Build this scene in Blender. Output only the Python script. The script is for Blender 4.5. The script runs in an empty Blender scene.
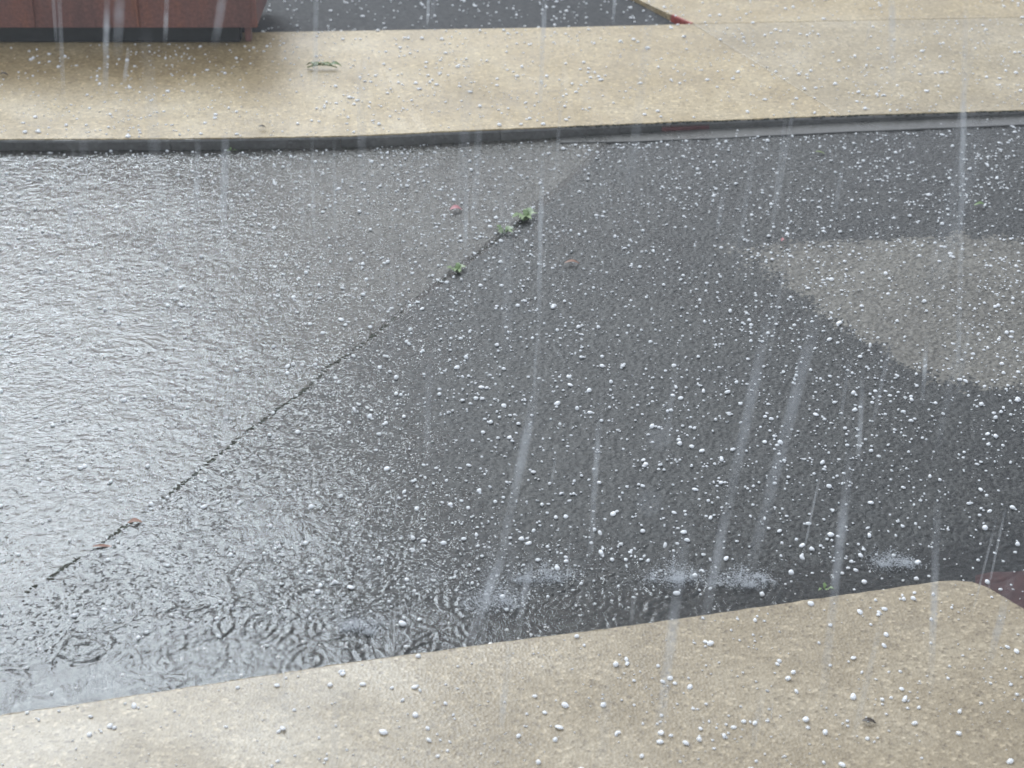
import bpy, bmesh, math, random
import numpy as np
from mathutils import Vector, Matrix

# ------------------------------------------------------------------ camera, sky, sun, exposure
SC = bpy.context.scene
COL = SC.collection
FPX, PITCH, CAMH = 1800.0, math.radians(29.6), 3.56
W, H = 1024, 768

cam_d = bpy.data.cameras.new('camera')
cam = bpy.data.objects.new('camera', cam_d)
COL.objects.link(cam)
cam.location = (0, 0, CAMH)
cam.rotation_euler = (math.pi/2 - PITCH, 0, 0)
cam_d.sensor_width = 36.0
cam_d.lens = FPX / W * 36.0
cam_d.clip_start, cam_d.clip_end = 0.05, 2000
cam_d.dof.use_dof = True
cam_d.dof.focus_distance = 6.9
cam_d.dof.aperture_fstop = 3.0
SC.camera = cam

SUN_EL, SUN_AZ = math.radians(40.5), math.radians(-21.5)     # azimuth from +Y, to the left
world = bpy.data.worlds.new('World')
SC.world = world
world.use_nodes = True
wn = world.node_tree.nodes
wl = world.node_tree.links
bg = wn['Background']
sky = wn.new('ShaderNodeTexSky')
sky.sky_type = 'NISHITA'
sky.sun_disc = False
sky.sun_elevation = SUN_EL
sky.sun_rotation = SUN_AZ
sky.air_density = 1.0
sky.dust_density = 4.0
sky.ozone_density = 1.0
hsv = wn.new('ShaderNodeHueSaturation')                  # a thin overcast takes most of the blue out
hsv.inputs['Saturation'].default_value = 0.6
wl.new(sky.outputs[0], hsv.inputs['Color'])
cloud = wn.new('ShaderNodeMix')                           # even cloud cover over the clear sky
cloud.data_type = 'RGBA'
cloud.inputs[0].default_value = 0.6
cloud.inputs[7].default_value = (5.25, 5.8, 6.6, 1)
wl.new(hsv.outputs[0], cloud.inputs[6])
wl.new(cloud.outputs[2], bg.inputs['Color'])
bg.inputs['Strength'].default_value = 0.12

sun_d = bpy.data.lights.new('sun', 'SUN')
sun_d.energy = 1.5
sun_d.angle = math.radians(27.5)
sun_d.color = (0.78, 0.90, 1.0)
sun = bpy.data.objects.new('sun', sun_d)
COL.objects.link(sun)
sdir = Vector((math.sin(SUN_AZ)*math.cos(SUN_EL), math.cos(SUN_AZ)*math.cos(SUN_EL), math.sin(SUN_EL)))
sun.rotation_euler = sdir.to_track_quat('Z', 'Y').to_euler()

vs = SC.view_settings
vs.view_transform, vs.look = 'Standard', 'None'
vs.exposure, vs.gamma = 0.52, 1.0
vs.use_curve_mapping = False
SC.cycles.use_denoising = True
SC.render.filter_size = 3.1
SC.cycles.max_bounces = 8
SC.cycles.transparent_max_bounces = 12

rng = np.random.default_rng(7)
random.seed(7)

# ------------------------------------------------------------------ helpers
CP, SP = math.cos(PITCH), math.sin(PITCH)
def ray(px, py):
    u, v = (px - W/2)/FPX, (H/2 - py)/FPX
    return Vector((u, CP + v*SP, -SP + v*CP))
def P(px, py, z=0.0):
    d = ray(px, py); t = (z - CAMH)/d.z
    return Vector((d.x*t, d.y*t, z))
def PY(px, py, y):                                       # on the upright plane at distance y
    d = ray(px, py); t = y/d.y
    return Vector((d.x*t, y, CAMH + d.z*t))
def project(p):
    x, y, z = p[..., 0], p[..., 1], p[..., 2] - CAMH
    dep = y*CP - z*SP
    return W/2 + FPX*x/dep, H/2 - FPX*(y*SP + z*CP)/dep, dep

def tag(o, label=None, cat=None, group=None, kind=None):
    for k, v in (('label', label), ('category', cat), ('group', group), ('kind', kind)):
        if v: o[k] = v
    return o
def link(name, me, mat=None, parent=None, loc=None):
    o = bpy.data.objects.new(name, me)
    COL.objects.link(o)
    if mat is not None and me is not None and not me.materials: me.materials.append(mat)
    if parent is not None: o.parent = parent
    if loc is not None: o.location = loc
    return o
def mesh(name, V, F, smooth=False):
    me = bpy.data.meshes.new(name)
    me.from_pydata([tuple(v) for v in V], [], F)
    me.validate(); me.update()
    if smooth: me.polygons.foreach_set('use_smooth', [True]*len(me.polygons))
    return me
def bm_mesh(name, bm, smooth=False):
    me = bpy.data.meshes.new(name)
    bmesh.ops.recalc_face_normals(bm, faces=bm.faces)
    bm.to_mesh(me); bm.free()
    if smooth: me.polygons.foreach_set('use_smooth', [True]*len(me.polygons))
    return me
def np_mesh(name, V, T, smooth=True):
    """V (n,3) float, T (m,k) int faces of one size"""
    me = bpy.data.meshes.new(name)
    n, (m, k) = len(V), T.shape
    me.vertices.add(n); me.vertices.foreach_set('co', V.astype(np.float32).ravel())
    me.loops.add(m*k); me.loops.foreach_set('vertex_index', T.astype(np.int32).ravel())
    me.polygons.add(m); me.polygons.foreach_set('loop_start', np.arange(0, m*k, k, dtype=np.int32))
    try: me.polygons.foreach_set('loop_total', np.full(m, k, np.int32))
    except Exception: pass
    me.update(calc_edges=True)
    if smooth: me.polygons.foreach_set('use_smooth', np.ones(m, bool))
    return me
def attr(me, name, a):
    t = me.attributes.new(name, 'FLOAT', 'POINT')
    t.data.foreach_set('value', np.asarray(a, np.float32).ravel())
def box(bm, c, s, bev=0.0):
    r = bmesh.ops.create_cube(bm, size=1.0, matrix=Matrix.Translation(c) @ Matrix.Diagonal((*s, 1)))
    if bev:
        es = list({e for v in r['verts'] for e in v.link_edges})
        bmesh.ops.bevel(bm, geom=es, offset=bev, segments=2, affect='EDGES', profile=0.6)
def tube_data(pts, rad, seg=6, off=0):
    V, F = [], []
    n = len(pts)
    for i, p in enumerate(pts):
        a, b = pts[max(i-1, 0)], pts[min(i+1, n-1)]
        t = (b - a).normalized()
        u = t.cross(Vector((0, 1, 0.03)))
        if u.length < 1e-4: u = t.cross(Vector((1, 0, 0)))
        u.normalize(); w = t.cross(u)
        for k in range(seg):
            g = 2*math.pi*k/seg
            V.append(p + (u*math.cos(g) + w*math.sin(g))*rad[i])
    for i in range(n-1):
        for k in range(seg):
            k2 = (k+1) % seg
            F.append((off+i*seg+k, off+i*seg+k2, off+(i+1)*seg+k2, off+(i+1)*seg+k))
    F.append(tuple(off+k for k in range(seg))[::-1])
    F.append(tuple(off+(n-1)*seg+k for k in range(seg)))
    return V, F

# hash / value noise on numpy arrays
def hsh(i, j, s):
    h = (i.astype(np.int64)*374761393 + j.astype(np.int64)*668265263 + s*2147483647) & 0xFFFFFFFF
    h = ((h ^ (h >> 13))*1274126177) & 0xFFFFFFFF
    h = ((h ^ (h >> 16))*2246822519) & 0xFFFFFFFF
    return ((h ^ (h >> 15)) & 0xFFFFFF)/float(0xFFFFFF)
def vn(X, Y, cell, s):
    x, y = X/cell, Y/cell
    i, j = np.floor(x), np.floor(y)
    fx, fy = x-i, y-j
    fx, fy = fx*fx*fx*(fx*(fx*6-15)+10), fy*fy*fy*(fy*(fy*6-15)+10)
    i, j = i.astype(np.int64), j.astype(np.int64)
    a, b, c, d = hsh(i, j, s), hsh(i+1, j, s), hsh(i, j+1, s), hsh(i+1, j+1, s)
    return (a*(1-fx)+b*fx)*(1-fy) + (c*(1-fx)+d*fx)*fy
def fbm(X, Y, cell, s, o=3):
    r, a, t = 0, 1.0, 0
    for k in range(o):
        r = r + a*vn(X, Y, cell/2**k, s+11*k); t += a; a *= 0.5
    return r/t
def sstep(a, b, x):
    t = np.clip((x-a)/(b-a), 0, 1)
    return t*t*(3-2*t)

# ------------------------------------------------------------------ materials
def new_mat(name):
    m = bpy.data.materials.new(name); m.use_nodes = True
    nt = m.node_tree
    return m, nt.nodes, nt.links, nt.nodes['Principled BSDF']
def ramp(N, stops):
    r = N.new('ShaderNodeValToRGB')
    e = r.color_ramp.elements
    e[0].position, e[0].color = stops[0][0], (*stops[0][1], 1)
    e[1].position, e[1].color = stops[-1][0], (*stops[-1][1], 1)
    for p, c in stops[1:-1]:
        q = e.new(p); q.color = (*c, 1)
    return r
def noise(N, L, co, scale, detail=4, rough=0.55):
    n = N.new('ShaderNodeTexNoise')
    n.inputs['Scale'].default_value = scale
    n.inputs['Detail'].default_value = detail
    n.inputs['Roughness'].default_value = rough
    L.new(co, n.inputs['Vector'])
    return n.outputs['Fac']
def mixc(N, L, fac, a, b, mode='MIX'):
    m = N.new('ShaderNodeMix'); m.data_type = 'RGBA'; m.blend_type = mode
    for s, v in ((m.inputs[0], fac), (m.inputs[6], a), (m.inputs[7], b)):
        if hasattr(v, 'links'): L.new(v, s)
        elif isinstance(v, tuple): s.default_value = (*v, 1)
        else: s.default_value = v
    return m.outputs[2]
def maprange(N, L, v, a, b, c, d):
    m = N.new('ShaderNodeMapRange')
    L.new(v, m.inputs[0])
    for k, q in zip((1, 2, 3, 4), (a, b, c, d)): m.inputs[k].default_value = q
    return m.outputs[0]
def bump(N, L, h, strength, dist, prev=None):
    b = N.new('ShaderNodeBump')
    b.inputs['Strength'].default_value = strength
    b.inputs['Distance'].default_value = dist
    L.new(h, b.inputs['Height'])
    if prev is not None: L.new(prev, b.inputs['Normal'])
    return b.outputs[0]
def obj_co(N):
    return N.new('ShaderNodeTexCoord').outputs['Object']
def attribute(N, name):
    a = N.new('ShaderNodeAttribute'); a.attribute_name = name
    return a.outputs['Fac']

def asphalt_mat(name, with_attr):
    m, N, L, B = new_mat(name)
    co = obj_co(N)
    big = noise(N, L, co, 1.7, 4)
    old = ramp(N, [(0.3, (0.106, 0.096, 0.079)), (0.7, (0.160, 0.147, 0.122))]); L.new(big, old.inputs[0])
    new = ramp(N, [(0.3, (0.026, 0.0265, 0.025)), (0.7, (0.038, 0.038, 0.034))] if with_attr else [(0.3, (0.018, 0.019, 0.020)), (0.7, (0.028, 0.029, 0.030))]); L.new(big, new.inputs[0])
    if with_attr:
        c = mixc(N, L, attribute(N, 'age'), old.outputs[0], new.outputs[0])
        g = maprange(N, L, attribute(N, 'grain'), 0, 1, 0.62, 1.5)
    else:
        c = new.outputs[0]
        v = N.new('ShaderNodeTexVoronoi'); v.inputs['Scale'].default_value = 70; L.new(co, v.inputs['Vector'])
        s = N.new('ShaderNodeSeparateColor'); L.new(v.outputs['Color'], s.inputs[0])
        g = maprange(N, L, s.outputs[0], 0, 1, 0.6, 1.5)
    cg = N.new('ShaderNodeCombineColor')
    for k in range(3): L.new(g, cg.inputs[k])
    c = mixc(N, L, 1.0, c, cg.outputs[0], 'MULTIPLY')
    fine = noise(N, L, co, 260, 3, 0.7)
    rr = maprange(N, L, noise(N, L, co, 30, 3), 0.3, 0.7, *((0.10, 0.36) if with_attr else (0.55, 0.75)))
    L.new(c, B.inputs['Base Color']); L.new(rr, B.inputs['Roughness'])
    L.new(bump(N, L, fine, 0.7, 0.003), B.inputs['Normal'])
    B.inputs['Specular IOR Level'].default_value = 0.28 if with_attr else 0.25
    return m
M = {}
M['asphalt'] = asphalt_mat('wet_asphalt', True)
M['tarmac'] = asphalt_mat('wet_tarmac', False)

def concrete_mat(name, lo, mid, hi, grain_scale, stain, wet=0.5, spk=0.5):
    m, N, L, B = new_mat(name)
    co = obj_co(N)
    v = N.new('ShaderNodeTexVoronoi'); v.inputs['Scale'].default_value = grain_scale; L.new(co, v.inputs['Vector'])
    s = N.new('ShaderNodeSeparateColor'); L.new(v.outputs['Color'], s.inputs[0])
    n1 = noise(N, L, co, 2.1, 6, 0.6)
    n2 = noise(N, L, co, grain_scale*0.55, 5, 0.75)
    base = ramp(N, [(0.28, lo), (0.5, mid), (0.72, hi)]); L.new(n1, base.inputs[0])
    gr = ramp(N, [(0.0, (0.48, 0.44, 0.38)), (0.14, (0.86, 0.83, 0.76)), (0.5, (1.0, 0.98, 0.94)), (0.86, (1.12, 1.12, 1.1)), (1.0, (1.7, 1.72, 1.75))])
    L.new(s.outputs[0], gr.inputs[0])
    c = mixc(N, L, spk*.75, base.outputs[0], gr.outputs[0], 'MULTIPLY')
    nr = ramp(N, [(0.3, (0.56, 0.53, 0.48)), (0.52, (1, 1, 1)), (0.75, (1.26, 1.25, 1.22))]); L.new(n2, nr.inputs[0])
    c = mixc(N, L, 0.6, c, nr.outputs[0], 'MULTIPLY')
    st = N.new('ShaderNodeMapping'); st.inputs['Scale'].default_value = (1.0, 2.6, 1); st.inputs['Rotation'].default_value = (0, 0, 0.5)
    L.new(co, st.inputs[0])
    sn = maprange(N, L, noise(N, L, st.outputs[0], 3.4, 7, 0.66), 0.56, 0.74, 0, 0.55)
    c = mixc(N, L, sn, c, stain)
    L.new(c, B.inputs['Base Color'])
    rr = maprange(N, L, noise(N, L, co, 3.3, 4), 0.35, 0.65, wet-0.05, wet+0.1)
    L.new(rr, B.inputs['Roughness'])
    cw = maprange(N, L, noise(N, L, st.outputs[0], 1.9, 5, 0.6), 0.3, 0.7, 0.15, 0.38)
    L.new(cw, B.inputs['Coat Weight']); B.inputs['Coat Roughness'].default_value = 0.12; B.inputs['Coat IOR'].default_value = 1.36
    L.new(bump(N, L, noise(N, L, co, 55, 3), 0.25, 0.004), B.inputs['Coat Normal'])
    bn = bump(N, L, n2, 0.4, 0.004)
    bn = bump(N, L, v.outputs['Distance'], 0.35, 0.004, bn)
    L.new(bn, B.inputs['Normal'])
    return m
M['near_concrete'] = concrete_mat('near_concrete', (0.245, 0.19, 0.115), (0.315, 0.252, 0.165), (0.385, 0.322, 0.228), 95, (0.165, 0.125, 0.075), 0.40, 1.0)
M['far_gold'] = concrete_mat('golden_concrete', (0.30, 0.222, 0.112), (0.385, 0.292, 0.155), (0.46, 0.368, 0.22), 75, (0.22, 0.16, 0.09), 0.46, 1.0)
M['far_grey'] = concrete_mat('grey_concrete', (0.285, 0.22, 0.125), (0.37, 0.292, 0.172), (0.44, 0.362, 0.24), 75, (0.19, 0.15, 0.095), 0.36, 1.0)
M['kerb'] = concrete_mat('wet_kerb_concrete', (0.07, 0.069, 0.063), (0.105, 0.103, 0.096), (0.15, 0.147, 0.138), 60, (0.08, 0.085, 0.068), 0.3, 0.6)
M['gutter'] = concrete_mat('wet_gutter_concrete', (0.06, 0.059, 0.053), (0.085, 0.083, 0.076), (0.115, 0.112, 0.104), 60, (0.10, 0.10, 0.085), 0.28, 0.5)

def plain(name, col, rough=0.5, vary=0.25, scale=30, bmp=0.3, spec=0.5, metal=0.0):
    m, N, L, B = new_mat(name)
    co = obj_co(N)
    n = noise(N, L, co, scale, 5, 0.65)
    a = tuple(max(0, c*(1-vary)) for c in col); b = tuple(min(1, c*(1+vary)) for c in col)
    r = ramp(N, [(0.3, a), (0.7, b)]); L.new(n, r.inputs[0])
    L.new(r.outputs[0], B.inputs['Base Color'])
    B.inputs['Roughness'].default_value = rough
    B.inputs['Specular IOR Level'].default_value = spec
    B.inputs['Metallic'].default_value = metal
    if bmp: L.new(bump(N, L, n, bmp, 0.004), B.inputs['Normal'])
    return m
M['red_paint'] = plain('red_kerb_paint', (0.33, 0.045, 0.03), 0.35, 0.4, 40)
M['brick_red'] = plain('wet_red_paving', (0.13, 0.055, 0.052), 0.3, 0.3, 25)
M['moss'] = plain('dark_moss_and_shade', (0.040, 0.044, 0.026), 0.7, 0.5, 60, 0.6)
M['rubber'] = plain('black_rubber', (0.012, 0.014, 0.014), 0.55, 0.4, 30)
M['leaf'] = plain('green_leaf', (0.17, 0.25, 0.09), 0.4, 0.35, 60)
M['leaf_pale'] = plain('pale_green_leaf', (0.22, 0.27, 0.10), 0.45, 0.3, 60)
M['petal'] = plain('pink_petal', (0.55, 0.22, 0.23), 0.5, 0.25, 60)
M['leaf_rust'] = plain('rust_leaf', (0.36, 0.20, 0.14), 0.5, 0.3, 60)
M['leaf_brown'] = plain('brown_leaf', (0.06, 0.042, 0.028), 0.45, 0.4, 60)

def rust_mat():
    m, N, L, B = new_mat('rusty_red_metal')
    co = obj_co(N)
    mp = N.new('ShaderNodeMapping'); mp.inputs['Scale'].default_value = (1, 1, 0.25); L.new(co, mp.inputs[0])
    n = noise(N, L, mp.outputs[0], 5.5, 7, 0.68)
    r = ramp(N, [(0.28, (0.13, 0.07, 0.064)), (0.45, (0.19, 0.092, 0.08)), (0.6, (0.235, 0.10, 0.078)), (0.75, (0.31, 0.118, 0.06))])
    L.new(n, r.inputs[0])
    f = noise(N, L, co, 55, 5, 0.7)
    r2 = ramp(N, [(0.35, (0.6, 0.6, 0.62)), (0.65, (1.2, 1.15, 1.1))]); L.new(f, r2.inputs[0])
    c = mixc(N, L, 0.8, r.outputs[0], r2.outputs[0], 'MULTIPLY')
    L.new(c, B.inputs['Base Color'])
    B.inputs['Roughness'].default_value = 0.42
    L.new(bump(N, L, f, 0.4, 0.004), B.inputs['Normal'])
    return m
M['rust'] = rust_mat()

def ice_mat():
    m, N, L, B = new_mat('white_ice')
    co = obj_co(N)
    r = ramp(N, [(0.3, (0.95, 0.94, 0.92)), (0.65, (0.99, 0.985, 0.97))]); L.new(noise(N, L, co, 140, 3), r.inputs[0])
    L.new(r.outputs[0], B.inputs['Base Color'])
    B.inputs['Roughness'].default_value = 0.25
    B.inputs['IOR'].default_value = 1.31
    B.inputs['Subsurface Weight'].default_value = 1.0
    B.inputs['Subsurface Radius'].default_value = (1.0, 1.0, 1.0)
    B.inputs['Subsurface Scale'].default_value = 0.02
    return m
M['ice'] = ice_mat()

def film_mat(name, tint, rough):
    m, N, L, B = new_mat(name)
    g = N.new('ShaderNodeBsdfGlossy'); g.inputs['Roughness'].default_value = rough
    g.inputs['Color'].default_value = (1, 1, 1, 1)
    t = N.new('ShaderNodeBsdfTransparent'); t.inputs[0].default_value = (*tint, 1)
    f = N.new('ShaderNodeFresnel'); f.inputs[0].default_value = 1.36
    n = noise(N, L, obj_co(N), 60, 3, 0.6)
    b = bump(N, L, n, 0.4, 0.006)
    L.new(b, g.inputs['Normal']); L.new(b, f.inputs['Normal'])
    mx = N.new('ShaderNodeMixShader')
    L.new(f.outputs[0], mx.inputs[0]); L.new(t.outputs[0], mx.inputs[1]); L.new(g.outputs[0], mx.inputs[2])
    L.new(mx.outputs[0], N['Material Output'].inputs[0])
    N.remove(B)
    return m
M['water'] = film_mat('rain_water', (0.93, 0.94, 0.93), 0.05)

def spray_mat(name, alpha):
    m, N, L, B = new_mat(name)
    B.inputs['Base Color'].default_value = (0.86, 0.88, 0.90, 1)
    B.inputs['Roughness'].default_value = 0.12
    tr = N.new('ShaderNodeBsdfTranslucent'); tr.inputs[0].default_value = (0.86, 0.88, 0.9, 1)
    m1 = N.new('ShaderNodeMixShader'); m1.inputs[0].default_value = 0.5
    L.new(B.outputs[0], m1.inputs[1]); L.new(tr.outputs[0], m1.inputs[2])
    t = N.new('ShaderNodeBsdfTransparent')
    m2 = N.new('ShaderNodeMixShader'); m2.inputs[0].default_value = alpha
    L.new(t.outputs[0], m2.inputs[1]); L.new(m1.outputs[0], m2.inputs[2])
    L.new(m2.outputs[0], N['Material Output'].inputs[0])
    return m
M['spray'] = spray_mat('white_water_spray', 0.6)
M['thread'] = spray_mat('falling_water', 0.9)

# ------------------------------------------------------------------ layout lines (from the photograph, on the ground)
KN, KF = 0.08, 0.072                                   # kerb heights
near_px = [(-260, 749), (0, 713), (85, 701), (170, 688), (340, 662), (520, 638), (680, 617), (820, 596.5), (905, 584.5), (938, 580), (956, 578.5), (972, 580),
           (986, 585), (1003, 594), (1024, 606.5), (1060, 631), (1110, 668)]
near_edge = [P(x, y, KN) for x, y in near_px]
front_px = [(-520, 141, .062), (-150, 139.5, .062), (0, 139, .062), (170, 138.5, .062), (340, 136, .062), (500, 129, .062), (680, 121.5, .05), (850, 115, .04), (1024, 110, .032), (1250, 104, .03), (1700, 96, .03)]
front_edge = [P(x, y, z) for x, y, z in front_px]
tip = P(693, 25.5, 0.05)
nx = np.array([p.x for p in near_edge[:10]]); ny = np.array([p.y for p in near_edge[:10]])
fx = np.array([p.x for p in front_edge]); fy = np.array([p.y for p in front_edge])

crack_px = [(640, 118), (600, 150), (562, 186), (527, 216), (492, 243), (455, 271), (425, 295), (395, 318), (362, 345), (330, 367), (305, 390), (285, 405), (242, 436), (200, 471), (165, 498), (130, 524), (95, 548), (60, 571), (10, 603)]
crack = np.array([P(x, y)[:2] for x, y in crack_px])
def poly_dist(X, Y, pl):
    best = np.full(X.shape, 1e9)
    for a, b in zip(pl[:-1], pl[1:]):
        d = b-a; t = np.clip(((X-a[0])*d[0] + (Y-a[1])*d[1])/(d@d), 0, 1)
        best = np.minimum(best, np.hypot(X-a[0]-t*d[0], Y-a[1]-t*d[1]))
    return best
def inside(X, Y, pg):
    r = np.zeros(X.shape, bool)
    n = len(pg)
    for i in range(n):
        (x1, y1), (x2, y2) = pg[i], pg[(i+1) % n]
        if y1 == y2: continue
        r ^= ((y1 > Y) != (y2 > Y)) & (X < (x2-x1)*(Y-y1)/(y2-y1) + x1)
    return r
old_right = np.array([P(x, y)[:2] for x, y in [(728, 251), (790, 246), (900, 241), (1024, 237), (1400, 228), (1400, 420), (1024, 389), (960, 388), (925, 378), (890, 358), (860, 336), (830, 318), (800, 292), (770, 272), (745, 259)]])
old_left = np.vstack([crack, [P(-900, 900)[:2], P(-900, 118)[:2]]])

def road_fields(X, Y):
    """asphalt height, age (1 = newer dark asphalt), grain value, sheet-water height"""
    wob = (fbm(X, Y, 0.14, 5, 5)-.5)*0.24
    wob2 = (fbm(Y, X, 0.14, 6, 5)-.5)*0.24
    inL = inside(X+wob*.08, Y+wob2*.08, old_left)
    # stones of the surface
    cell = 0.0118
    gi, gj = np.floor(X/cell).astype(np.int64), np.floor(Y/cell).astype(np.int64)
    d1 = np.full(X.shape, 9.0); val = np.zeros(X.shape); hh = np.zeros(X.shape)
    for a in (-1, 0, 1):
        for b in (-1, 0, 1):
            i, j = gi+a, gj+b
            cx, cy = (i+.12+.76*hsh(i, j, 1))*cell, (j+.12+.76*hsh(i, j, 2))*cell
            r = hsh(i, j, 3)
            d = np.hypot(X-cx, Y-cy)/(cell*(0.42+0.38*r))
            k = d < d1
            d1 = np.where(k, d, d1); val = np.where(k, hsh(i, j, 4), val); hh = np.where(k, 0.0015+0.0036*r, hh)
    inR = inside(X+wob+(val-.5)*.11, Y+wob2+((val*7.3) % 1-.5)*.13, old_right)
    age = np.where(inL, 0.5, 1.0); age = np.where(inR, 0.06, age)
    stone = hh*np.clip(1-d1*d1, 0, 1)
    s = Y - np.interp(X, nx, ny)                        # distance from the near kerb
    base = 0.006*(fbm(X, Y, 0.6, 21)-.5) - 0.020*np.exp(-(np.maximum(s, 0)/0.34)**2) + 0.0026*(fbm(X, Y, 0.07, 25)-.5)
    amp = np.where(inR, 1.1, np.where(inL, 0.85, 1.0))
    z = base + stone*amp
    dc = poly_dist(X, Y, crack)
    wd = 0.013 + 0.020*vn(X, Y, 0.13, 31)
    dcw = dc + (vn(X, Y, 0.03, 32)-.5)*0.012
    z = z - 0.018*(.25+.75*sstep(8.3, 7.3, Y))*(1-sstep(wd*0.5, wd, dcw))*sstep(.2, .4, vn(X, Y, 0.5, 33)+.12)
    z = z + 0.0012*np.where(inR, 1, 0)
    # water film: deeper on the left, where the road falls to the gutter; a pool along the near kerb
    left = sstep(0.3, -1.5, X + 0.35*(Y-6))
    core = np.exp(-(((X-.42)/.75)**2 + ((Y-6.1)/.8)**2)**2)
    film = base + 0.0007 + 0.0030*left*np.where(inL, 1, .92) - 0.0022*core + 0.0020*(fbm(X, Y, 0.35, 41)-.45) - np.where(inR, 0.0020, 0)
    pool = -0.0062 + 0*X
    w = np.maximum(film, pool)
    return z, age, val, w, s, left

# ------------------------------------------------------------------ road
def grid(x0, x1, y0, y1, st):
    xs, ys = np.arange(x0, x1, st), np.arange(y0, y1, st)
    X, Y = np.meshgrid(xs, ys)
    n, m = len(ys), len(xs)
    a = (np.arange(n-1)[:, None]*m + np.arange(m-1)[None, :])
    T = np.stack([a, a+1, a+m+1, a+m], -1).reshape(-1, 4)
    return X, Y, T
RX0, RX1, RY0, RY1 = -3.1, 3.1, 3.9, 9.5
X, Y, T = grid(RX0, RX1, RY0, RY1, 0.0064)
Z, AGE, GR, WZ, S_, LF = road_fields(X, Y)
V = np.stack([X, Y, Z], -1).reshape(-1, 3)
keepv = ((Y > np.interp(X, nx, ny)-0.25) & (Y < np.interp(X, fx, fy)+0.12)).ravel()
Tk = T[keepv[T].all(1)]
used = np.zeros(len(V), bool); used[Tk.ravel()] = True
idx = np.cumsum(used)-1
me = np_mesh('road', V[used], idx[Tk])
attr(me, 'age', AGE.ravel()[used]); attr(me, 'grain', GR.ravel()[used])
road = tag(link('road', me, M['asphalt']), 'wet grey asphalt road with a mossy crack and darker repair patches', 'road', kind='structure')

# the same ground runs on past the modelled stretch
g = mesh('ground', [(-150, -60, -.06), (150, -60, -.06), (150, 300, -.06), (-150, 300, -.06)], [(0, 1, 2, 3)])
tag(link('ground', g, M['tarmac']), 'wet dark ground running on past the street', 'ground', kind='structure')
for sx in (-1, 1):
    a, b = sx*(3.1-0.012), sx*30
    x0, x1 = min(a, b), max(a, b)
    e = mesh('road', [(x0, 0, -.001), (x1, 0, -.001), (x1, 10.2, -.001), (x0, 10.2, -.001)], [(0, 1, 2, 3)])
    o = link('road', e, M['tarmac'])
    tag(o, 'wet asphalt road running on to the %s' % ('left' if sx < 0 else 'right'), 'road', kind='structure')
lot_y = P(400, 31, 0).y - 0.6
X, Y, T = grid(-6, 3.0, lot_y, lot_y+9, 0.05)
z = 0.003*fbm(X, Y, .5, 77)
o = link('parking_lot', np_mesh('parking_lot', np.stack([X, Y, z], -1).reshape(-1, 3), T), M['tarmac'])
tag(o, 'dark wet asphalt beyond the far pavement, speckled with hail', 'parking lot', kind='structure')

# ------------------------------------------------------------------ rain water standing and running on the road
X, Y, T = grid(RX0, RX1, RY0, RY1, 0.0078)
Z, AGE, GR, WZ, S_, LF = road_fields(X, Y)
depth = np.clip(WZ - (Z - 0.004), 0.0, 0.012)/0.012
rip = ((vn(X+.3*vn(X, Y, .05, 51)*.1, Y, 0.019, 52)-.5)*0.0016 + (vn(X, Y, 0.012, 53)-.5)*0.0013)*(0.35+0.65*LF)*(1-0.75*sstep(.5, .1, S_))
wx, wy = (fbm(X, Y, .16, 55)-.5)*.12, (fbm(Y, X, .16, 56)-.5)*.12
rip += (np.abs(vn(X*0.55+wx, Y+wy, 0.045, 54)-.5)*2)**.6*0.0017*sstep(.55, .12, S_)*(.35+.65*sstep(.2, -.8, X))
def ring(cx, cy, R, amp, wl, w):
    global rip
    i0, i1 = np.searchsorted(Y[:, 0], (cy-R-.1, cy+R+.1)); j0, j1 = np.searchsorted(X[0], (cx-R-.1, cx+R+.1))
    x, y = X[i0:i1, j0:j1]-cx, Y[i0:i1, j0:j1]-cy
    d = np.hypot(x, y)
    rip[i0:i1, j0:j1] += sstep(.35, .65, vn(x+cx*7+3, y+cy*5, R*1.1+.01, int(R*9999)))*amp*np.cos((d-R)/wl*2*math.pi)*np.exp(-((d-R)/w)**2)
for k in range(230):
    cx = rng.uniform(-2.2, 2.0)
    s = abs(rng.normal(0, .36))
    cy = np.interp(cx, nx, ny) + s + .02
    ring(cx, cy, rng.uniform(.015, .14), rng.uniform(.0006, .0020), rng.uniform(.020, .036), rng.uniform(.012, .03))
splash_px = [(488, 604, .085, .16), (545, 576, .09, .05), (672, 582, .08, .10), (740, 582, .075, .06), (357, 628, .06, .04), (890, 562, .07, .035)]
for x, y, r, h in splash_px:
    p = P(x, y, -.006)
    ring(p.x, p.y, r*1.15, .0025, .03, .03); ring(p.x, p.y, r*.6, .002, .025, .02)
WZ = WZ + rip
V = np.stack([X, Y, WZ], -1).reshape(-1, 3)
wet = ((WZ > Z - 0.0025) & (Y > np.interp(X, nx, ny)-0.10) & (Y < np.interp(X, fx, fy)+0.02)).ravel()
Tk = T[wet[T].any(1)]
used = np.zeros(len(V), bool); used[Tk.ravel()] = True
idx = np.cumsum(used)-1
o = link('water', np_mesh('water', V[used], idx[Tk]), M['water'])
tag(o, 'thin sheet of rain water rippling over the road and pooled along the near kerb', 'water', kind='structure')

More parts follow.
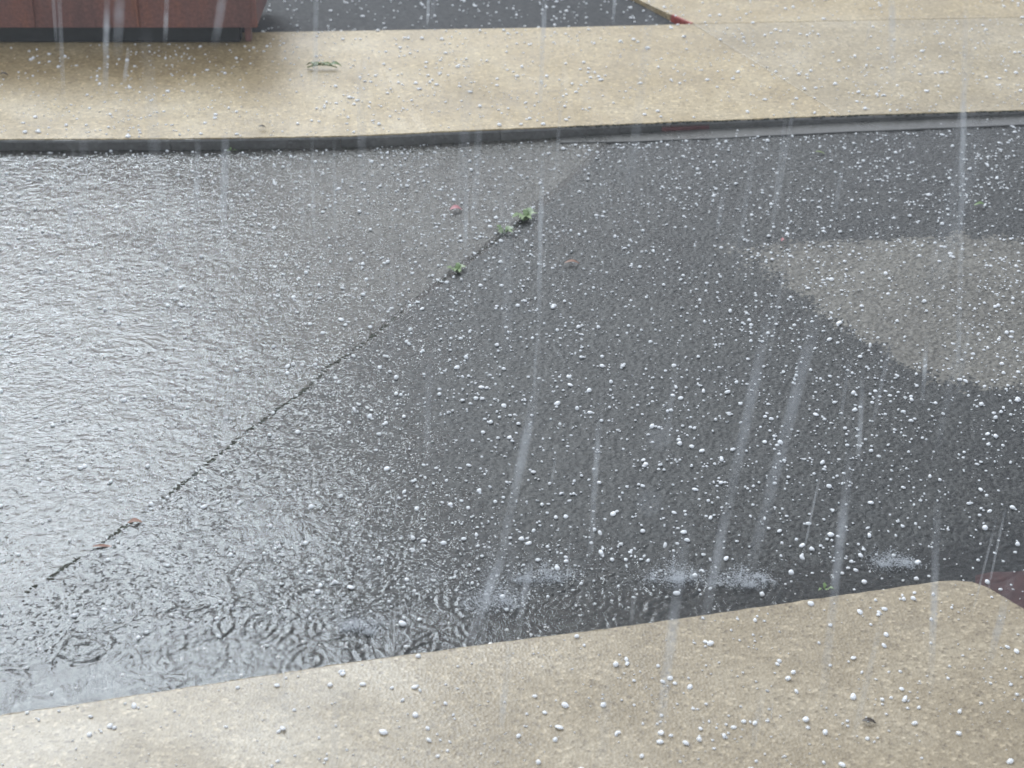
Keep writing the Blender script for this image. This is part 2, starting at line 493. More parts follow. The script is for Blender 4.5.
# ------------------------------------------------------------------ pavements with kerbs
def inset_loop(pts, d):
    n = len(pts); out = []
    for i in range(n):
        a, b, c = pts[i-1], pts[i], pts[(i+1) % n]
        e1 = Vector((b.x-a.x, b.y-a.y)); e2 = Vector((c.x-b.x, c.y-b.y))
        e1.normalize(); e2.normalize()
        n1, n2 = Vector((-e1.y, e1.x)), Vector((-e2.y, e2.x))
        m = n1+n2; m.normalize()
        k = d/max(0.35, m.dot(n1))
        out.append(Vector((b.x+m.x*k, b.y+m.y*k, b.z)))
    return out
def resample(pts, st, jit=0.0, sd=1):
    r = random.Random(sd); out = []
    for a, b in zip(pts[:-1], pts[1:]):
        n = max(1, int((b-a).length/st))
        for k in range(n):
            p = a.lerp(b, k/n)
            if jit and not (k == 0 and not out): p = p + Vector((r.uniform(-jit, jit), r.uniform(-jit, jit), r.uniform(-jit, jit)*.5))
            out.append(p)
    out.append(pts[-1])
    return out
def slab(name, pts, mat, parent=None, bev=0.012, zb=-0.05):
    """pts: counter-clockwise outline of the top, each with its own height"""
    rings = [[Vector((p.x, p.y, zb)) for p in pts], [Vector((p.x, p.y, p.z-bev)) for p in pts]]
    q = inset_loop(pts, bev*0.35); rings.append([Vector((p.x, p.y, p.z-bev*.3)) for p in q])
    q = inset_loop(pts, bev); rings.append(q)
    bm = bmesh.new(); n = len(pts)
    vs_ = [[bm.verts.new(p) for p in r] for r in rings]
    for a, b in zip(vs_[:-1], vs_[1:]):
        for i in range(n):
            bm.faces.new((a[i], a[(i+1) % n], b[(i+1) % n], b[i]))
    f = bm.faces.new(vs_[-1])
    bmesh.ops.triangulate(bm, faces=[f])
    o = link(name, bm_mesh(name, bm), mat, parent)
    return o
ne = resample(near_edge, 0.03, 0.0022, 3)[::-1]           # right to left keeps the outline counter-clockwise
near = slab('near_pavement', ne + [Vector((-4.5, 3.6, KN)), Vector((-4.5, .6, KN)), Vector((3.2, .6, KN)), Vector((3.2, 3.2, KN))], M['near_concrete'])
tag(near, 'pale beige concrete pavement with a rounded kerb corner, nearest the camera', 'pavement', kind='structure')

far = link('far_pavement', None)
tag(far, 'golden beige concrete pavement across the road', 'pavement', kind='structure')
fe = resample(front_edge, 0.05, 0.0022, 4)
tipz = Vector((tip.x, tip.y, .06))
joint_end = P(838, 115.4, .041)
kj = min(range(len(fe)), key=lambda i: (fe[i]-joint_end).length)
back = [P(x, y, .07) for x, y in [(560, 27.2), (450, 29), (360, 30.6), (265, 32), (100, 34), (-200, 37), (-600, 40)]]
slab('slab', fe[:kj+1] + [tipz] + back, M['far_gold'], far, bev=0.003)
gz = lambda p, z: Vector((p.x, p.y, z))
jr = [P(1024, 17, .06), P(1700, 5, .06)]
off = Vector((.0025, .001, 0))
slab('slab', [p+off for p in fe[kj:]] + [jr[1], jr[0], tipz+off], M['far_grey'], far, bev=0.003)
notch = [P(668, 13.2, .04), P(640, 0, .03), P(560, -40, .03), P(300, -170, .03)]
up = Vector((0, .003, 0))
slab('slab', [tipz+off+up, jr[0]+up, jr[1]+up, P(1700, -300, .06), P(300, -300, .03)] + notch[::-1], M['far_gold'], far, bev=0.003)
# red paint on the kerb at the tip of the wedge, set just proud of the concrete
def face_strip(name, pts, z0f, z1f, d, mat, parent, flat=0.0):
    """upright strip along pts, offset d to the right-hand side of the run, with a lip over the top"""
    Vv, F = [], []
    n = len(pts)
    for i, p in enumerate(pts):
        a, b = pts[max(i-1, 0)], pts[min(i+1, n-1)]
        t = Vector((b.x-a.x, b.y-a.y, 0)).normalized(); r = Vector((t.y, -t.x, 0))
        e = p + r*d
        Vv += [Vector((e.x, e.y, z0f)), Vector((e.x, e.y, p.z*z1f-.008)), Vector((p.x+r.x*d*.2, p.y+r.y*d*.2, p.z*z1f+.002)), Vector((p.x-r.x*flat, p.y-r.y*flat, p.z*z1f+.002))]
    for i in range(n-1):
        for k in range(3):
            F.append((i*4+k, (i+1)*4+k, (i+1)*4+k+1, i*4+k+1))
    return link(name, mesh(name, Vv, F), mat, parent)
tp = Vector((tipz.x-.01, tipz.y+.004, .06))
face_strip('painted_kerb', [notch[0].lerp(tp, .15), notch[0].lerp(tp, .55), tp], 0.0, 1.0, .004, M['red_paint'], far, .014)
# kerb face of the far pavement: dark wet concrete stones butted end to end, on a line 3 mm proud of the slab
kerb_run = resample(front_edge, 0.9, 0, 5)
for i, (a, b) in enumerate(zip(kerb_run[:-1], kerb_run[1:])):
    if b.x < -3.6 or a.x > 3.6: continue
    t = (b-a).normalized(); r = Vector((t.y, -t.x, 0)).normalized()
    a2, b2 = a+t*.0008, b-t*.0008
    pts = []
    bm = bmesh.new()
    prof = [(-.02, -.05), (.016, -.05), (.014, None), (.006, 'c'), (-.02, 't')]
    loops = []
    for p in [a2.lerp(b2, q/6) for q in range(7)]:
        lp = []
        j = random.uniform(-.0015, .0015)
        for dd, zz in prof:
            z = zz if isinstance(zz, float) else (p.z-.014 if zz is None else (p.z-.006 if zz == 'c' else p.z-.0045))
            lp.append(bm.verts.new((p.x+r.x*(dd+j), p.y+r.y*(dd+j), z)))
        loops.append(lp)
    for l0, l1 in zip(loops[:-1], loops[1:]):
        for k in range(len(prof)):
            bm.faces.new((l0[k], l1[k], l1[(k+1) % 5], l0[(k+1) % 5]))
    bm.faces.new(loops[0]); bm.faces.new(loops[-1][::-1])
    link('kerb_stone', bm_mesh('kerb_stone', bm), M['kerb'], far)
# pale concrete channel at the foot of the dropped kerb, growing to the right
ch = []
for x, ya, yb in [(560, 141, 142.5), (640, 137, 141), (740, 129.5, 137), (850, 123, 131.5), (1024, 115, 124.5), (1300, 104, 116)]:
    ch.append((P(x, ya-4, .008), P(x, yb, .008)))
pts = [b for a, b in ch] + [a for a, b in ch[::-1]]
gut = slab('gutter_channel', resample(pts+[pts[0]], .12, .002, 8)[:-1], M['gutter'], far, bev=.004, zb=-.03)
# reddish kerb stain and the wet red paving that shows past the rounded corner
pts = [P(x, y, -.009) for x, y in [(975, 574), (1010, 571.5), (1060, 568), (1200, 600), (1200, 720), (1060, 650), (1000, 606), (975, 590)]][::-1]
rp = slab('red_paving', resample(pts+[pts[0]], .05, .004, 9)[:-1], M['brick_red'], None, bev=.001, zb=-.03)
tag(rp, 'dark red wet paving beside the rounded corner of the near pavement', 'paving', kind='structure')
pr = [p for p in resample(front_edge, .05, 0) if P(655, 130).x < p.x < P(712, 130).x]
face_strip('painted_kerb', pr, 0.002, .62, .0215, M['brick_red'], far, -.019)

# moss in the crack and on the kerb top; dark clumps as shade at its foot
def tuft_mesh(n, h, sd, spread):
    r = random.Random(sd); V, F = [], []
    for k in range(n):
        a = r.uniform(0, 2*math.pi); l = h*r.uniform(.5, 1); ba = r.uniform(0, spread)
        c = Vector((math.cos(a)*ba, math.sin(a)*ba, 0)); o = Vector((math.cos(a), math.sin(a), 0)); s = Vector((-o.y, o.x, 0))
        w = l*.22
        i = len(V)
        V += [c - s*w*.4, c + s*w*.4, c + o*l*.45 + Vector((0, 0, l*.6)) + s*w, c + o*l*.45 + Vector((0, 0, l*.6)) - s*w, c + o*l + Vector((0, 0, l*.45))]
        F += [(i, i+1, i+2, i+3), (i+3, i+2, i+4)]
    return mesh('tuft', V, F, True)
def moss_and_shade_line(pts, wid, n, sd, h):
    r = random.Random(sd); bm = bmesh.new()
    for k in range(n):
        i = r.randrange(len(pts)-1); p = pts[i].lerp(pts[i+1], r.random())
        m = Matrix.Translation(p + Vector((r.gauss(0, wid), r.gauss(0, wid), 0))) @ Matrix.Diagonal((r.uniform(.004, .012), r.uniform(.003, .007), r.uniform(.003, h), 1))
        bmesh.ops.create_icosphere(bm, subdivisions=1, radius=1, matrix=m)
    return bm_mesh('moss', bm, True)
cp = [Vector((x, y, -.009)) for x, y in crack]
dense = []
for a, b in zip(cp[3:-1], cp[4:]): dense += [a.lerp(b, k/10) for k in range(10)]
_x, _y = np.array([p.x for p in dense]), np.array([p.y for p in dense])
_f = road_fields(_x, _y); _z = np.maximum(_f[0], _f[3])
dense = [Vector((p.x, p.y, z-.001)) for p, z in zip(dense, _z)]
o = link('moss', moss_and_shade_line([p for i, p in enumerate(dense) if vn(np.array([i*1.]), np.array([.5]), 6, 91)[0] > (.22 + .2*i/len(dense))], .0045, 300, 12, .005), M['moss'])
tag(o, 'dark green moss growing in the road crack', 'moss', kind='stuff')
o = link('moss', moss_and_shade_line([Vector((p.x, p.y-.02, .002)) for p in fe if -2.6 < p.x < 1.0], .004, 160, 13, .006), M['moss'])  # dark clumps standing in for the shadow line under the kerb face
tag(o, 'dark clumps drawn as the shadow line along the foot of the far kerb', 'moss', kind='stuff')
o = link('moss', moss_and_shade_line([Vector((p.x, p.y-.006, p.z-.004)) for p in fe if .2 < p.x < 2.9], .003, 170, 14, .006), M['moss'])
tag(o, 'dark moss along the top edge of the far kerb at right', 'moss', kind='stuff')

# ------------------------------------------------------------------ red container standing on the far pavement
def make_bin():
    base = P(0, 42.5, .072)
    x1 = PY(257, 20, base.y).x
    wd, dp, ht = 1.75, .85, .52
    zb = PY(130, 27.5, base.y-.03).z - .072              # underside of the body
    root = link('metal_container', None, loc=(x1-wd/2, base.y+dp/2, .072))
    tag(root, 'rusty red metal container on black runners standing on the far pavement', 'container')
    def shell(w0, d0, w1, d1, z0, z1, th):
        bm = bmesh.new()
        def rg(w, d, z): return [bm.verts.new((sx*w/2, sy*d/2, z)) for sx, sy in ((-1, -1), (1, -1), (1, 1), (-1, 1))]
        a, b, c, d = rg(w0, d0, z0), rg(w1, d1, z1), rg(w1-2*th, d1-2*th, z1), rg(w0-2*th, d0-2*th, z0+th)
        for p, q in ((a, b), (b, c), (c, d)):
            for i in range(4): bm.faces.new((p[i], p[(i+1) % 4], q[(i+1) % 4], q[i]))
        bm.faces.new(a[::-1]); bm.faces.new(d)
        return bm
    body = link('body', bm_mesh('body', shell(wd, dp+.06, wd, dp+.06, zb, ht, .02)), M['rust'], root)
    for sx in (-1, 1):
        bm = bmesh.new(); box(bm, (sx*(wd/2-.008), -(dp+.06)/2-.006, (zb+ht)/2-.02), (.03, .018, ht-zb-.05), .004)
        link('corner_post', bm_mesh('corner_post', bm), M['rust'], body)
    for x in (-.42, .1855):
        bm = bmesh.new(); box(bm, (x-.0, -(dp+.06)/2-.012, (zb+ht)/2), (.012, .02, ht-zb-.02), .003)
        link('rib', bm_mesh('rib', bm), M['rust'], body)
    bm = bmesh.new()
    for sy in (-1, 1): box(bm, (0, sy*(dp+.13)/2, ht+.02), (wd+.14, .05, .05), .008)
    for sx in (-1, 1): box(bm, (sx*(wd+.09)/2, 0, ht+.021), (.05, dp+.06, .05), .008)
    link('rim', bm_mesh('rim', bm), M['rust'], root)
    for sy in (-1, 1):
        bm = bmesh.new(); box(bm, (-.045, sy*(dp/2-.05), zb/2-.002), (wd-.12, .10, zb-.004), .012)
        link('runner', bm_mesh('runner', bm), M['rubber'], root)
    for sx in (-1, 1):
        for sy in (-1, 1):
            bm = bmesh.new(); box(bm, (sx*(wd/2-.062), sy*(dp/2-.045), zb*.45), (.035, .07, zb*.88), .006)
            link('foot', bm_mesh('foot', bm), M['rust'], root)
    return root
make_bin()

# ------------------------------------------------------------------ leaves, petals and small plants
def leaf_mesh(l, w, curl, sd):
    r = random.Random(sd); V, F = [], []
    n = 7
    for i in range(n):
        t = i/(n-1); ww = w*math.sin(math.pi*(t*.92+.06))**.8*r.uniform(.85, 1.1)
        z = curl*math.sin(math.pi*t) + .002
        V += [Vector((t*l-l/2, -ww/2, z+ww*.25)), Vector((t*l-l/2, 0, z)), Vector((t*l-l/2, ww/2, z+ww*.25))]
    for i in range(n-1):
        for k in range(2): F.append((i*3+k, (i+1)*3+k, (i+1)*3+k+1, i*3+k+1))
    top = len(V)
    V += [v - Vector((0, 0, .0012)) for v in V]
    F += [tuple(top+i for i in f[::-1]) for f in F]
    return mesh('leaf', V, F, True)
def leaf(name, px, py, z, l, w, curl, rot, mat, label, cat, sd):
    me = leaf_mesh(l, w, curl, sd); me.materials.append(M[mat])
    o = link(name, me, loc=P(px, py, z)); o.rotation_euler = (0.1, 0.12, rot)
    return tag(o, label, cat)
leaf('petal', 456, 210, .006, .058, .034, .010, .2, 'petal', 'pink petal lying on the wet road left of the green sprouts', 'petal', 1)
leaf('petal', 783, 241, .006, .024, .020, .008, .6, 'petal', 'tiny red petal at the tip of the pale asphalt patch', 'petal', 2)
leaf('leaf', 572, 263.5, .006, .068, .020, .010, .15, 'leaf_rust', 'salmon brown leaf on the dark asphalt right of the crack', 'leaf', 3)
leaf('leaf', 135, 523, .004, .050, .022, .008, .3, 'leaf_rust', 'small orange leaf caught at the lower end of the crack', 'leaf', 4)
leaf('leaf', 103, 547, .001, .07, .012, .003, .15, 'leaf_rust', 'thin brown leaf under the water at the lower crack end', 'leaf', 5)
leaf('leaf', 869, 722.5, KN+.002, .042, .016, .008, -.15, 'leaf_brown', 'dark brown leaf lying on the near pavement', 'leaf', 6)
leaf('leaf', 4, 75, .074, .05, .022, .008, 0, 'leaf_brown', 'dark leaf at the left edge of the far pavement', 'leaf', 7)
leaf('leaf', 262, 127.5, .074, .04, .018, .006, .2, 'leaf_brown', 'small dark leaf near the front edge of the far pavement', 'leaf', 8)
leaf('leaf', 980, 206, .006, .060, .024, .012, .1, 'leaf', 'small green leaf on the dark asphalt at right', 'leaf', 9)
leaf('leaf', 152, 145.5, .012, .04, .024, .010, 1.1, 'leaf', 'green leaf stuck against the far kerb face at left', 'leaf', 10)
leaf('leaf', 820, 153, .006, .05, .014, .004, -.3, 'leaf_pale', 'pale sliver of leaf on the road below the dropped kerb', 'leaf', 12)
tw = link('twig', None, loc=P(322, 68, .074))
tag(tw, 'broken green leafy twig lying on the far pavement', 'twig')
pts = [Vector((-.085+.17*t, .01*math.sin(3*t), .012*math.sin(math.pi*t)+.004)) for t in [i/6 for i in range(7)]]
Vt, Ft = tube_data(pts, [.004]*7)
link('stem', mesh('stem', Vt, Ft, True), M['leaf_pale'], tw)
for k, (x, r, l) in enumerate([(-.06, 2.6, .07), (-.03, .5, .07), (.0, 2.9, .06), (.03, .3, .06), (.075, .1, .07)]):
    me = leaf_mesh(l, .026, .014, 30+k); me.materials.append(M['leaf_pale'] if k % 2 else M['leaf'])
    o = link('leaf', me, parent=tw, loc=(x, .004, .010)); o.rotation_euler = (.2, .1, r)
def sprout(px, py, z, n, h, sd, label):
    me = tuft_mesh(n, h, sd, h*.4); me.materials.append(M['leaf'])
    o = link('sprout', me, loc=P(px, py, z)); return tag(o, label, 'plant')
sprout(525, 219, 0, 22, .060, 1, 'bright green sprout at the upper end of the road crack')
sprout(504, 233, 0, 16, .044, 2, 'smaller green sprout just below the brightest one in the crack')
sprout(457, 271, 0, 14, .042, 3, 'dull green sprout furthest down the road crack')
sprout(824, 589, .03, 9, .028, 4, 'tiny green sprout at the edge of the near kerb')
sprout(231, 151.5, 0, 7, .026, 5, 'tiny green tuft at the foot of the far kerb')

# ------------------------------------------------------------------ hail
def ico(sub, sd, amp):
    bm = bmesh.new(); bmesh.ops.create_icosphere(bm, subdivisions=sub, radius=1)
    r = random.Random(sd)
    ph = [(Vector((r.gauss(0, 1), r.gauss(0, 1), r.gauss(0, 1))), r.uniform(0, 6)) for _ in range(5)]
    for v in bm.verts:
        v.co *= 1 + amp*sum(math.sin(2.2*v.co.dot(d)+q) for d, q in ph)/2.2
    bm.verts.ensure_lookup_table()
    V = np.array([v.co[:] for v in bm.verts]); F = np.array([[v.index for v in f.verts] for f in bm.faces])
    bm.free()
    return V, F
icos = [ico(1, k, .16) for k in range(6)]
def octa(sd):
    r = np.random.default_rng(sd)
    V = np.array([(1, 0, 0), (0, 1, 0), (-1, 0, 0), (0, -1, 0), (.7, .7, .5), (-.7, .7, .5), (-.7, -.7, .5), (.7, -.7, .5), (0, 0, 1.05), (0, 0, -1)], float)*r.uniform(.85, 1.15, (10, 1))
    F = [(8, 4, 5), (8, 5, 6), (8, 6, 7), (8, 7, 4), (0, 1, 4), (1, 5, 4), (1, 2, 5), (2, 6, 5), (2, 3, 6), (3, 7, 6), (3, 0, 7), (0, 4, 7), (9, 1, 0), (9, 2, 1), (9, 3, 2), (9, 0, 3)]
    return V, np.array(F)
octs = [octa(k) for k in range(6)]
fine = []
for k in range(5):
    Vv, F = ico(2, 20+k, .15)
    m_ = np_mesh('hailstone', Vv, F); m_.materials.append(M['ice']); fine.append(m_)

def field(n, x0, x1, y0, y1, ok, med, sig, rmin, rmax, clump):
    x = rng.uniform(x0, x1, n); y = rng.uniform(y0, y1, n)
    keep = ok(x, y) & (rng.random(n) < clump(x, y))
    x, y = x[keep], y[keep]
    r = np.clip(med*np.exp(rng.normal(0, sig, len(x))), rmin, rmax)
    return np.stack([x, y, 0*x, r], -1)
on_road = lambda x, y: (y > np.interp(x, nx, ny)+.012) & (y < np.interp(x, fx, fy)-.03)
poly_near = [(p.x, p.y) for p in inset_loop(ne + [Vector((-4.5, 3.6, KN)), Vector((-4.5, .6, KN)), Vector((3.2, .6, KN)), Vector((3.2, 3.2, KN))], .02)]
on_near = lambda x, y: inside(x, y, poly_near)
lot_poly = [tuple(p[:2]) for p in ([tipz] + notch + [P(-600, -170)] + back[::-1])]
on_lot = lambda x, y: inside(x, y, lot_poly)
bin_y = P(0, 42.5, .072).y; bin_x = PY(265, 20, bin_y).x
on_far = lambda x, y: (y > np.interp(x, fx, fy)+.02) & ~on_lot(x, y) & ~((x < bin_x+.02) & (y > bin_y-.02))
cl = lambda a, b, c, s: (lambda x, y: a + b*sstep(.35, .7, fbm(x, y, c, s)))
def clump_pool(x, y):
    s = y - np.interp(x, nx, ny)
    return (.45 + .55*sstep(.3, .65, fbm(x, y, .28, 61)))*(.28 + .72*sstep(.12, .5, s))*(1-.45*sstep(0, -1.6, x)*sstep(7.6, 5.6, y))
big = field(4900, -2.9, 2.9, 4.0, 9.2, on_road, .0069, .23, .0047, .0100, clump_pool)
sml = field(19000, -2.9, 2.9, 4.0, 9.2, on_road, .0036, .32, .0018, .006, clump_pool)  # tiny hail, its count raised so white specks also imitate glints on the asphalt
nb = field(1250, -2.2, 2.2, 3.4, 5.2, on_near, .0068, .28, .0042, .0112, cl(.12, .88, .16, 62))
ns_ = field(3800, -2.2, 2.2, 3.4, 5.2, on_near, .0028, .35, .0012, .006, cl(.2, .8, .25, 63))
fb = field(2300, -3.6, 3.9, 8.6, 12.2, on_far, .0082, .28, .004, .0118, cl(.3, .7, .4, 64))
fs_ = field(5600, -3.6, 3.9, 8.6, 12.2, on_far, .0042, .3, .0018, .006, cl(.2, .8, .4, 65))
lb = field(4200, -3.6, 2.0, 10.2, 13.5, on_lot, .0062, .40, .0028, .012, cl(.5, .5, .3, 66))
def set_z(a, zf): a[:, 2] = zf(a[:, 0], a[:, 1]) + a[:, 3]*.3; return a
def road_z(x, y):
    z, _, _, w, _, _ = road_fields(x, y); return np.maximum(z, w)
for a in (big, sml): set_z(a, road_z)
for a in (nb, ns_): set_z(a, lambda x, y: KN+0*x)
for a in (fb, fs_): set_z(a, lambda x, y: 0*x)
from mathutils.bvhtree import BVHTree
slabs = [(BVHTree.FromPolygons([v.co[:] for v in c.data.vertices], [p.vertices[:] for p in c.data.polygons])) for c in far.children if c.name.startswith('slab')]
def drop(x, y):
    best = -1
    for t in slabs:
        h = t.ray_cast(Vector((x, y, 1)), Vector((0, 0, -1)))
        if h[0] is not None: best = max(best, h[0].z)
    return best
for a in (fb, fs_):
    for q in a: q[2] = drop(q[0], q[1]) + q[3]*.3
fb = fb[fb[:, 2] > 0]; fs_ = fs_[fs_[:, 2] > 0]
set_z(lb, lambda x, y: .0015+0*x)

kerb_gap = lambda a: a[:, 1] - np.interp(a[:, 0], nx, ny)
far_gap = lambda a: np.interp(a[:, 0], fx, fy) - a[:, 1]
inL = inside(big[:, 0], big[:, 1], old_left); inR = inside(big[:, 0], big[:, 1], old_right)
gutm = kerb_gap(big) < .34; footm = (far_gap(big) < .3) & ~gutm
groups = {
    'gutter': (big[gutm], 'white hailstone lying in the gutter water along the near kerb', 'hailstones in the near gutter'),
    'foot': (big[footm], 'white hailstone lying on the road at the foot of the far kerb', 'hailstones below the far kerb'),
    'left': (big[inL & ~gutm & ~footm], 'white hailstone on the shiny wet asphalt left of the crack', 'hailstones left of the crack'),
    'pale': (big[inR & ~gutm & ~footm], 'white hailstone on the pale brown asphalt patch at right', 'hailstones on the pale patch'),
    'road': (big[~inL & ~inR & ~gutm & ~footm], 'white hailstone on the dark asphalt right of the crack', 'hailstones on the dark asphalt'),
    'near': (nb, 'white hailstone resting on the near beige pavement', 'large hailstones on the near pavement'),
    'far': (fb, 'white hailstone resting on the far golden pavement', 'large hailstones on the far pavement'),
}
cand = []
for k, (a, _, _) in groups.items():
    px, py, dep = project(a[:, :3])
    vis = (px > 3) & (px < W-3) & (py > 3) & (py < H-3)
    for i in np.nonzero(vis)[0]: cand.append((a[i, 3]/dep[i], k, i))
cand.sort(reverse=True)
single = {k: set() for k in groups}
for _, k, i in cand[:300]: single[k].add(i)
for k, (a, lab, grp) in groups.items():
    for i in sorted(single[k]):
        x, y, z, r = a[i]
        o = link('hailstone', random.choice(fine), loc=(x, y, z))
        s = [r*random.uniform(.7, 1.35) for _ in range(3)]; s[2] *= .75
        o.scale = s; o.rotation_euler = (random.uniform(-.5, .5), random.uniform(-.5, .5), random.uniform(0, 6.28))
        tag(o, lab, 'hailstone', grp)
def scatter(name, arr, label):
    VV, FF, n0 = [], [], 0
    for x, y, z, r in arr:
        Vv, F = (icos if r > .0042 else octs)[int(rng.integers(6))]
        a = rng.uniform(0, 6.28); c, s = math.cos(a), math.sin(a)
        sc = r*rng.uniform(.65, 1.4, 3)*(1.05, 1.05, .75)
        q = Vv*sc; q = np.stack([q[:, 0]*c-q[:, 1]*s, q[:, 0]*s+q[:, 1]*c, q[:, 2]], -1) + (x, y, z)
        VV.append(q); FF.append(F+n0); n0 += len(q)
    o = link(name, np_mesh(name, np.concatenate(VV), np.concatenate(FF)), M['ice'])
    return tag(o, label, 'hail', kind='stuff')
rest = lambda k: groups[k][0][[i for i in range(len(groups[k][0])) if i not in single[k]]]
scatter('hail', np.vstack([rest(k) for k in ('gutter', 'foot', 'left', 'pale', 'road')] + [sml]), 'small white hail and white glint specks scattered over the wet road')
scatter('hail', np.vstack([rest('near'), ns_]), 'small white hail sprinkled over the near pavement')
scatter('hail', np.vstack([rest('far'), fs_]), 'small white hail sprinkled over the far pavement')
scatter('hail', lb, 'white hail scattered over the dark asphalt behind the far pavement')

# ------------------------------------------------------------------ splashes where hail hits the gutter water
def splash(px, py, R, Hh, sd, label):
    r = random.Random(sd)
    root = link('water_splash', None, loc=P(px, py, -.005))
    tag(root, label, 'splash', 'splashes in the gutter water')
    lob = lambda a: 1 + .3*math.sin(2*a+sd) + .18*math.sin(5*a+2*sd)
    cen = [(0, 0, 1)] + [(r.uniform(-1.1, 1.1)*R, r.uniform(-.5, .5)*R, r.uniform(.25, .6)) for _ in range(5)]
    def spray(name, n, dist, high, q0, q1):
        VV, FF, n0 = [], [], 0
        for k in range(n):
            a = r.uniform(0, 6.28); cx, cy, cs = r.choice(cen) if r.random() < .62 else cen[0]; d = R*dist()*lob(a)*cs; q = r.uniform(q0, q1)
            Vv, F_ = octs[k % 6]
            VV.append(Vv*(q*r.uniform(1, 2.2), q, q) + (cx + math.cos(a)*d*1.6, cy + math.sin(a)*d*.75, high(d)*cs*(1.6 if name == 'crown' else 1)+.001)); FF.append(F_+n0); n0 += len(Vv)
        o = link(name, np_mesh(name, np.concatenate(VV), np.concatenate(FF)), M['spray'], root)
        o['kind'] = 'stuff'
    # ring of foam on the water, the crown of drops it throws up and the drops flung clear
    spray('foam', 620, lambda: abs(r.gauss(.55, .28)), lambda d: abs(r.gauss(0, .003)), .0005, .0014)
    spray('crown', int(1300*min(1, Hh/.06)), lambda: abs(r.gauss(.3, .28)), lambda d: abs(r.gauss(0, Hh*.45))*max(.2, 1-d/R), .0005, .0013)
    spray('droplets', 260, lambda: abs(r.gauss(.8, .6)), lambda d: abs(r.gauss(0, Hh*.6)), .0005, .0016)
spl_lab = ['tallest white splash in the gutter, under the slanting central water streak', 'wide low splash just right of the tallest one', 'splash in front of the near kerb, below the left of two slanting streaks',
           'splash in the gutter below the right of two slanting streaks', 'small round splash at the left end of the dark gutter water', 'low splash near the rounded corner of the near kerb']
for k, (x, y, r, h) in enumerate(splash_px): splash(x, y, r, h, 100+k, spl_lab[k])

# ------------------------------------------------------------------ rain: threads of water falling past the camera
def thread(x0, y0, x1, y1, dist, rad, sd, label):
    r = random.Random(sd)
    a, b = PY(x0, y0, dist), PY(x1, y1, dist)
    n = 18; pts, rd = [], []; r0 = r.uniform(4, 13)
    for i in range(n):
        t = i/(n-1)
        pts.append(a.lerp(b, t) + Vector((r.gauss(0, rad*.25), r.gauss(0, rad*.25), 0)))
        rd.append(1.15*rad*r.uniform(.55, 1.2)*(.8+.35*math.sin(t*r0+sd))*min(1, 3.2*t+.06, 3.2*(1-t)+.06))
    Vt, Ft = tube_data(pts, rd, 6)
    o = link('water_thread', mesh('water_thread', Vt, Ft, True), M['thread'])
    return tag(o, label, 'falling water', 'threads of falling rain')
threads = [
    (107, -10, 105, 95, 3.0, .0016, 'thin bright falling water streak crossing the left of the red container'),
    (120, -10, 117, 60, 2.2, .0012, 'faint falling water streak just right of the bright one over the red container'),
    (167, -10, 165, 45, 3.4, .0013, 'short thin falling water streak over the middle of the red container'),
    (224, -10, 214, 48, 2.4, .0014, 'broad faint falling water streak before the right end of the red container'),
    (316, -10, 315, 88, 3.2, .0014, 'thin falling water streak right of the red container, over the green twig'),
    (129, 46, 124, 84, 3.6, .0012, 'short falling water streak on the far pavement below the red container'),
    (429, -10, 427, 32, 4.2, .0014, 'short falling water streak over the dark asphalt left of centre'),
    (545, -10, 540, 110, 3.4, .0014, 'upper falling water streak down the centre of the picture'),
    (542, 160, 538, 355, 3.2, .0014, 'long thin falling water streak left of the pale brown leaf'),
    (615, -10, 613, 26, 4.0, .0017, 'short falling water streak near the red kerb tip'),
    (467, 160, 465, 262, 3.4, .0012, 'faint falling water streak beside the pink petal'),
    (540, 372, 500, 560, 2.1, .0017, 'slanting falling water streak that leads to the tallest splash'),
    (508, 540, 468, 645, 2.0, .0020, 'lower slanting falling water streak crossing the tallest splash'),
    (600, 408, 590, 562, 2.7, .0015, 'straight falling water streak right of the tallest splash'),
    (533, 550, 516, 640, 2.2, .0012, 'faint falling water streak just right of the tallest splash'),
    (770, 308, 700, 640, 1.9, .0017, 'left of the two long slanting falling water streaks'),
    (818, 312, 742, 600, 1.75, .0019, 'right of the two long slanting falling water streaks'),
    (863, 368, 858, 470, 3.0, .0014, 'thin falling water streak right of the slanting pair'),
    (853, 425, 822, 705, 2.0, .0016, 'slanting falling water streak crossing the near kerb right of the small sprout'),
    (690, 500, 655, 760, 1.8, .0012, 'faint falling water streak over the middle of the near pavement'),
    (966, -10, 958, 385, 3.0, .0014, 'long falling water streak down the right side'),
    (892, -10, 892, 90, 2.8, .0013, 'faint falling water streak over the far grey slab'),
    (938, 495, 930, 705, 2.3, .0015, 'falling water streak ending near the rounded kerb corner'),
    (1012, 575, 985, 680, 2.1, .0013, 'falling water streak at the lower right corner over the red paving'),
    (927, 335, 922, 405, 3.2, .0014, 'short falling water streak at the edge of the pale asphalt patch'),
    (198, 130, 195, 270, 2.8, .0012, 'left of the two faint falling water streaks below the red container'),
    (226, 120, 222, 260, 2.5, .0013, 'right of the two faint falling water streaks below the red container'),
    (73, 148, 68, 262, 3.2, .0012, 'faint falling water streak on the far left of the road'),
    (510, 640, 500, 740, 2.3, .0011, 'faint falling water streak over the near pavement below the tallest splash'),
    (230, 380, 222, 450, 3.0, .0012, 'faint falling water streak left of the crack'),
]
for k, t in enumerate(threads): thread(t[0], t[1], t[2], t[3], t[4], t[5]*1.15, 300+k, t[6])
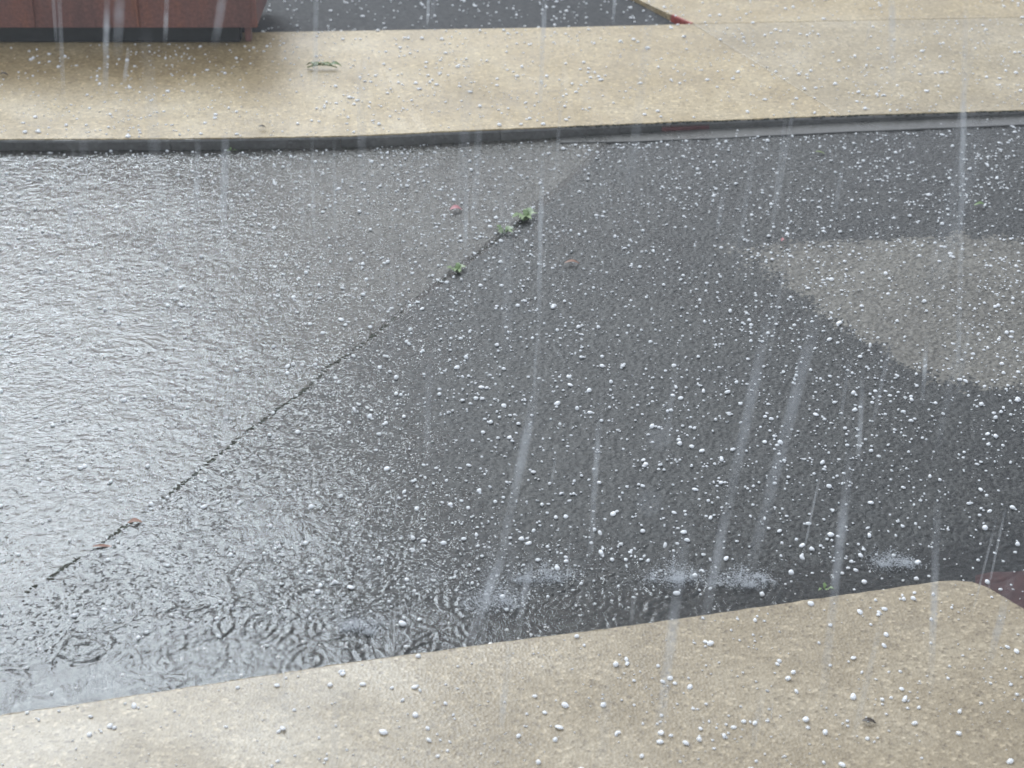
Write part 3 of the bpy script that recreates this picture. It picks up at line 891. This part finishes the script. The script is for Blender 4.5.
# many finer, fainter threads that cannot be told apart
VV, FF = [], []
rr_ = random.Random(77)
for k in range(64):
    y = rr_.uniform(1.8, 4.2); x0, y0 = rr_.uniform(0, W), rr_.uniform(-40, 700)
    a = PY(x0, y0, y); ln = rr_.uniform(.08, .34); sl = rr_.gauss(-.06, .03)
    n = 9; rad = rr_.uniform(.0005, .0009)
    pts = [a + Vector((sl*ln*q/(n-1), 0, -ln*q/(n-1))) for q in range(n)]
    Vt, Ft = tube_data(pts, [rad*min(1, 3*q/(n-1)+.08, 3*(1-q/(n-1))+.08) for q in range(n)], 5, len(VV))
    VV += Vt; FF += Ft
o = link('rain', mesh('rain', VV, FF, True), M['thread'])
tag(o, 'fine faint rain falling over the whole street', 'rain', kind='stuff')
# out-of-focus drops close to the camera
for k, (x, y, d, lab) in enumerate([(660, 437, 1.0, 'blurred raindrop close to the camera over the dark asphalt'), (649, 503, 1.0, 'second blurred raindrop just below the first over the dark asphalt'), (430, 577, 1.1, 'blurred raindrop close to the camera left of the tallest splash')]):
    Vv, F = icos[k]
    me = np_mesh('raindrop', Vv*(.0028, .0028, .0036), F); me.materials.append(M['thread'])
    tag(link('raindrop', me, loc=PY(x, y, d)), lab, 'raindrop')
# hailstones caught in the air, bouncing over the road
bounce = [(627, 333, .16), (870, 345, .2), (560, 424, .1), (600, 533, .12), (782, 543, .1), (825, 467, .15), (130, 613, .1), (700, 300, .3), (360, 505, .12), (985, 205, .2), (340, 430, .12), (665, 545, .1)]
for k, (x, y, h) in enumerate(bounce):
    o = link('bouncing_hailstone', fine[k % 5], loc=P(x, y, h)); o.scale = (.0055, .0055, .010); o.rotation_euler = (random.uniform(-1, 1), random.uniform(-1, 1), 0)
    tag(o, 'white hailstone bouncing in the air above the wet road', 'hailstone', 'hailstones bouncing over the road')

# ------------------------------------------------------------------ rain veil in the air
bm = bmesh.new(); box(bm, (0, 120, 1.25), (420, 420, 5.0))
hz = link('haze', bm_mesh('haze', bm))
hm = bpy.data.materials.new('rain_veil'); hm.use_nodes = True
hn = hm.node_tree.nodes; hn.remove(hn['Principled BSDF'])
pv = hn.new('ShaderNodeVolumePrincipled')
pv.inputs['Color'].default_value = (0.97, 0.98, 1.0, 1)
pv.inputs['Density'].default_value = 0.0042
pv.inputs['Anisotropy'].default_value = 0.2
hm.node_tree.links.new(pv.outputs[0], hn['Material Output'].inputs['Volume'])
hz.data.materials.append(hm)
tag(hz, 'thin veil of rain hanging in the air over the street', 'haze', kind='stuff')
